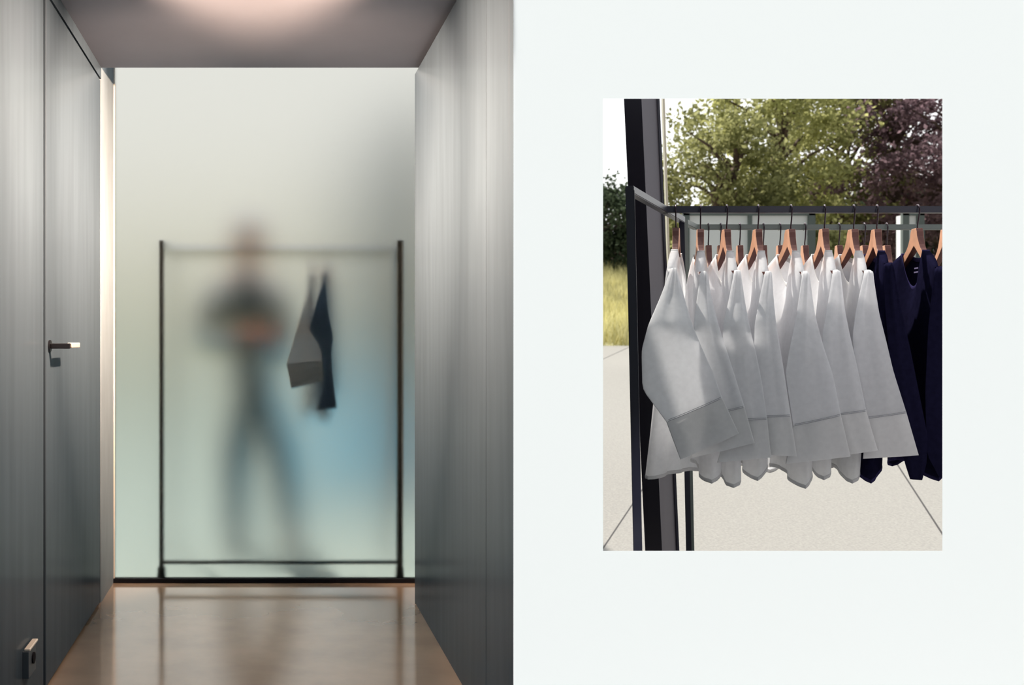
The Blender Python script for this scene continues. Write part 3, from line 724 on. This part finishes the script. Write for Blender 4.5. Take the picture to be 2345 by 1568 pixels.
# pale pavilion beyond the rack: sky mirrored in glass, built as solid panels
YP = 16.0
def sky_refl(px0, px1, py0, label, mull=()):
    a, b = at(px0, py0, YP), at(px1, py0, YP); zf = zfloor(YP)
    t = thing('pavilion', ((a.x + b.x) / 2, YP + .6, zf), label, 'pavilion')
    boxobj('body', (a.x + .03, YP + .05, zf), (b.x - .03, YP + .3, a.z - .04), M['pav'], t)
    for X in (a.x, b.x): boxobj('corner_post', (X - .05, YP, zf), (X + .05, YP + .06, a.z), M['pavframe'], t)
    boxobj('top_frame', (a.x - .05, YP, a.z - .06), (b.x + .05, YP + .06, a.z + .02), M['pavframe'], t)
    for px in mull:
        X = at(px, py0, YP).x; boxobj('mullion', (X - .025, YP, zf), (X + .025, YP + .05, a.z - .06), M['pavframe'], t)
sky_refl(1572, 1860, 484, 'pale panelled pavilion with grey frame behind the hangers in the middle distance', (1719,))
sky_refl(2075, 2110, 484, 'narrow pale pavilion between the plum-tinged trees')

# ------------------------------------------------------------------ person behind the glass
def skinmesh(name, chains, m, parent, sub=2, root=0):
    verts, rads, edges, idx = [], [], [], {}
    for ch in chains:
        prev = None
        for p, r in ch:
            key = tuple(round(x, 4) for x in p)
            if key not in idx:
                idx[key] = len(verts); verts.append(p); rads.append(r)
            k = idx[key]
            if prev is not None and prev != k: edges.append((prev, k))
            prev = k
    me = bpy.data.meshes.new(name); me.from_pydata(verts, edges, [])
    o = link(name, me, m, parent)
    sk = o.modifiers.new('skin', 'SKIN'); sk.use_smooth_shade = True; sk.branch_smoothing = .6
    for i, v in enumerate(me.skin_vertices[0].data):
        rr = rads[i]; v.radius = rr if isinstance(rr, tuple) else (rr, rr); v.use_root = (i == root)
    ss = o.modifiers.new('sub', 'SUBSURF'); ss.levels = sub; ss.render_levels = sub
    return o
YPn = 5.74
def q(px, py, dy=0): return tuple(at(px, py, YPn + dy))
pe = thing('person', Vector((q(585, 1260)[0], YPn, 0)), 'person in a dark top and blue trousers standing behind the frosted glass, hands together', 'person')
pel = q(582, 905); che = q(565, 720); nb = q(563, 640); nm = q(566, 600, -.02); hd0 = q(568, 580, -.02); hd = q(569, 553, -.03); hd1 = q(569, 528, -.01)
shL, shR = q(500, 668), q(625, 668); elL, elR = q(463, 765, -.02), q(655, 800, -.03); wrL, wrR = q(575, 770, -.24), q(612, 775, -.24)
hipL, hipR = q(558, 930), q(608, 930); knL, knR = q(538, 1075, -.04), q(643, 1065, -.04); anL, anR = q(540, 1232), q(664, 1222)
toL, toR = q(532, 1262, -.16), q(672, 1256, -.16)
body = skinmesh('body', [[(pel, .085), (q(575, 830), .082), (che, .095), (nb, .062), (nm, .052), (hd0, .06), (hd, .088), (hd1, .075)],
    [(nb, .062), (shL, .05), (elL, .042), (wrL, .026)], [(nb, .062), (shR, .05), (elR, .042), (wrR, .026)],
    [(pel, .085), (hipL, .06), (knL, .05), (anL, .038), (toL, .035)], [(pel, .085), (hipR, .06), (knR, .05), (anR, .038), (toR, .035)]], M['skin'], pe)
def fingers(w, pal, side):
    w = Vector(w); pal = Vector(pal)
    d = (pal - w).normalized(); up = Vector((0, 0, 1)); ch = [[(tuple(w), .024), (tuple(w + d * .05), .03), (tuple(w + d * .085), .028)]]
    palm = ch[0][-1][0]
    out_ = [ch]
    for k, L in enumerate((.072, .08, .075, .058)):
        b = Vector(palm) + up * (.026 - .017 * k); f1 = b + d * (L * .5) + Vector((0, -.012, 0)); f2 = f1 + d * (L * .4) + Vector((0, .012, -.012))
        skinmesh('finger', [[(tuple(Vector(palm) + up * (.02 - .013 * k) - d * .02), .0095), (tuple(b), .0092), (tuple(f1), .0085), (tuple(f2), .007)]], M['skin'], pe, 1)
    tb = w + d * .03 + up * .03
    skinmesh('thumb', [[(tuple(w + d * .025 + up * .012), .012), (tuple(tb + d * .01), .0105), (tuple(tb + d * .045 + Vector((0, -.012, .006))), .0085)]], M['skin'], pe, 1)
    skinmesh('hand', [[(tuple(w - d * .01), .024), (tuple(w + d * .045), (.03, .022)), (palm, (.028, .018))]], M['skin'], pe, 1)
fingers(wrL, Vector(wrL) + Vector((.08, -.005, .01)), 1); fingers(wrR, Vector(wrR) + Vector((-.07, -.02, .03)), -1)
hv = Vector(hd)
skinmesh('hair', [[(tuple(hv + Vector((0, .045, -.03))), .055), (tuple(hv + Vector((0, .035, .03))), .08), (tuple(hv + Vector((.0, .012, .078))), .075), (tuple(hv + Vector((0, -.03, .098))), .05)]], M['hair'], pe)
bm = bmesh.new(); bmesh.ops.create_cone(bm, cap_ends=True, segments=10, radius1=.016, radius2=.008, depth=.045, matrix=Matrix.Translation(hv + Vector((0, -.092, -.012)))); obj('nose', bm, M['skin'], pe, True)
for s in (-1, 1):
    bm = bmesh.new(); bmesh.ops.create_uvsphere(bm, u_segments=12, v_segments=8, radius=.011, matrix=Matrix.Translation(hv + Vector((s * .03, -.08, .01)))); obj('eye', bm, M['hair'], pe, True)
    bm = bmesh.new(); bmesh.ops.create_uvsphere(bm, u_segments=12, v_segments=8, radius=1, matrix=Matrix.Translation(hv + Vector((s * .088, .005, -.005))) @ Matrix.Diagonal((.012, .022, .034, 1))); obj('ear', bm, M['skin'], pe, True)
bm = bmesh.new(); bmesh.ops.create_uvsphere(bm, u_segments=12, v_segments=8, radius=1, matrix=Matrix.Translation(hv + Vector((0, -.082, -.048))) @ Matrix.Diagonal((.024, .008, .006, 1))); obj('mouth', bm, M['woodedge'], pe, True)
skinmesh('top', [[(q(584, 950), (.165, .12)), (q(583, 915), (.16, .118)), (q(578, 870), (.148, .11)), (q(572, 820), (.142, .108)), (q(566, 770), (.15, .112)), (q(563, 715), (.158, .118)), (q(563, 668), (.135, .10)), (q(564, 642), (.10, .085)), (q(565, 622), .07), (q(566, 612), .068)],
    [(q(563, 668), (.135, .10)), (q(522, 664), .092), (shL, .082), (elL, .064), (q(545, 772, -.19), .044)], [(q(563, 668), (.135, .10)), (q(604, 664), .09), (shR, .08), (elR, .06), (q(628, 785, -.2), .042)]], M['sweater'], pe)
skinmesh('trousers', [[(q(578, 855), (.125, .09)), (q(580, 885), (.14, .108)), (q(582, 912), (.145, .112)), (hipL, .10), (q(548, 1000), .088), (knL, .076), (q(539, 1150), .066), (q(540, 1238), .062)],
    [(q(582, 912), (.145, .112)), (hipR, .10), (q(626, 1000), .088), (knR, .076), (q(655, 1145), .066), (q(664, 1228), .062)]], M['jeans'], pe)
for a, t in ((anL, toL), (anR, toR)):
    a = Vector(a); t = Vector(t)
    skinmesh('shoe', [[((a.x, a.y + .05, .045), .042), ((a.x, a.y - .03, .05), .05), ((t.x, t.y, .04), (.045, .034)), ((t.x, t.y - .05, .035), .03)]], M['shoe'], pe)
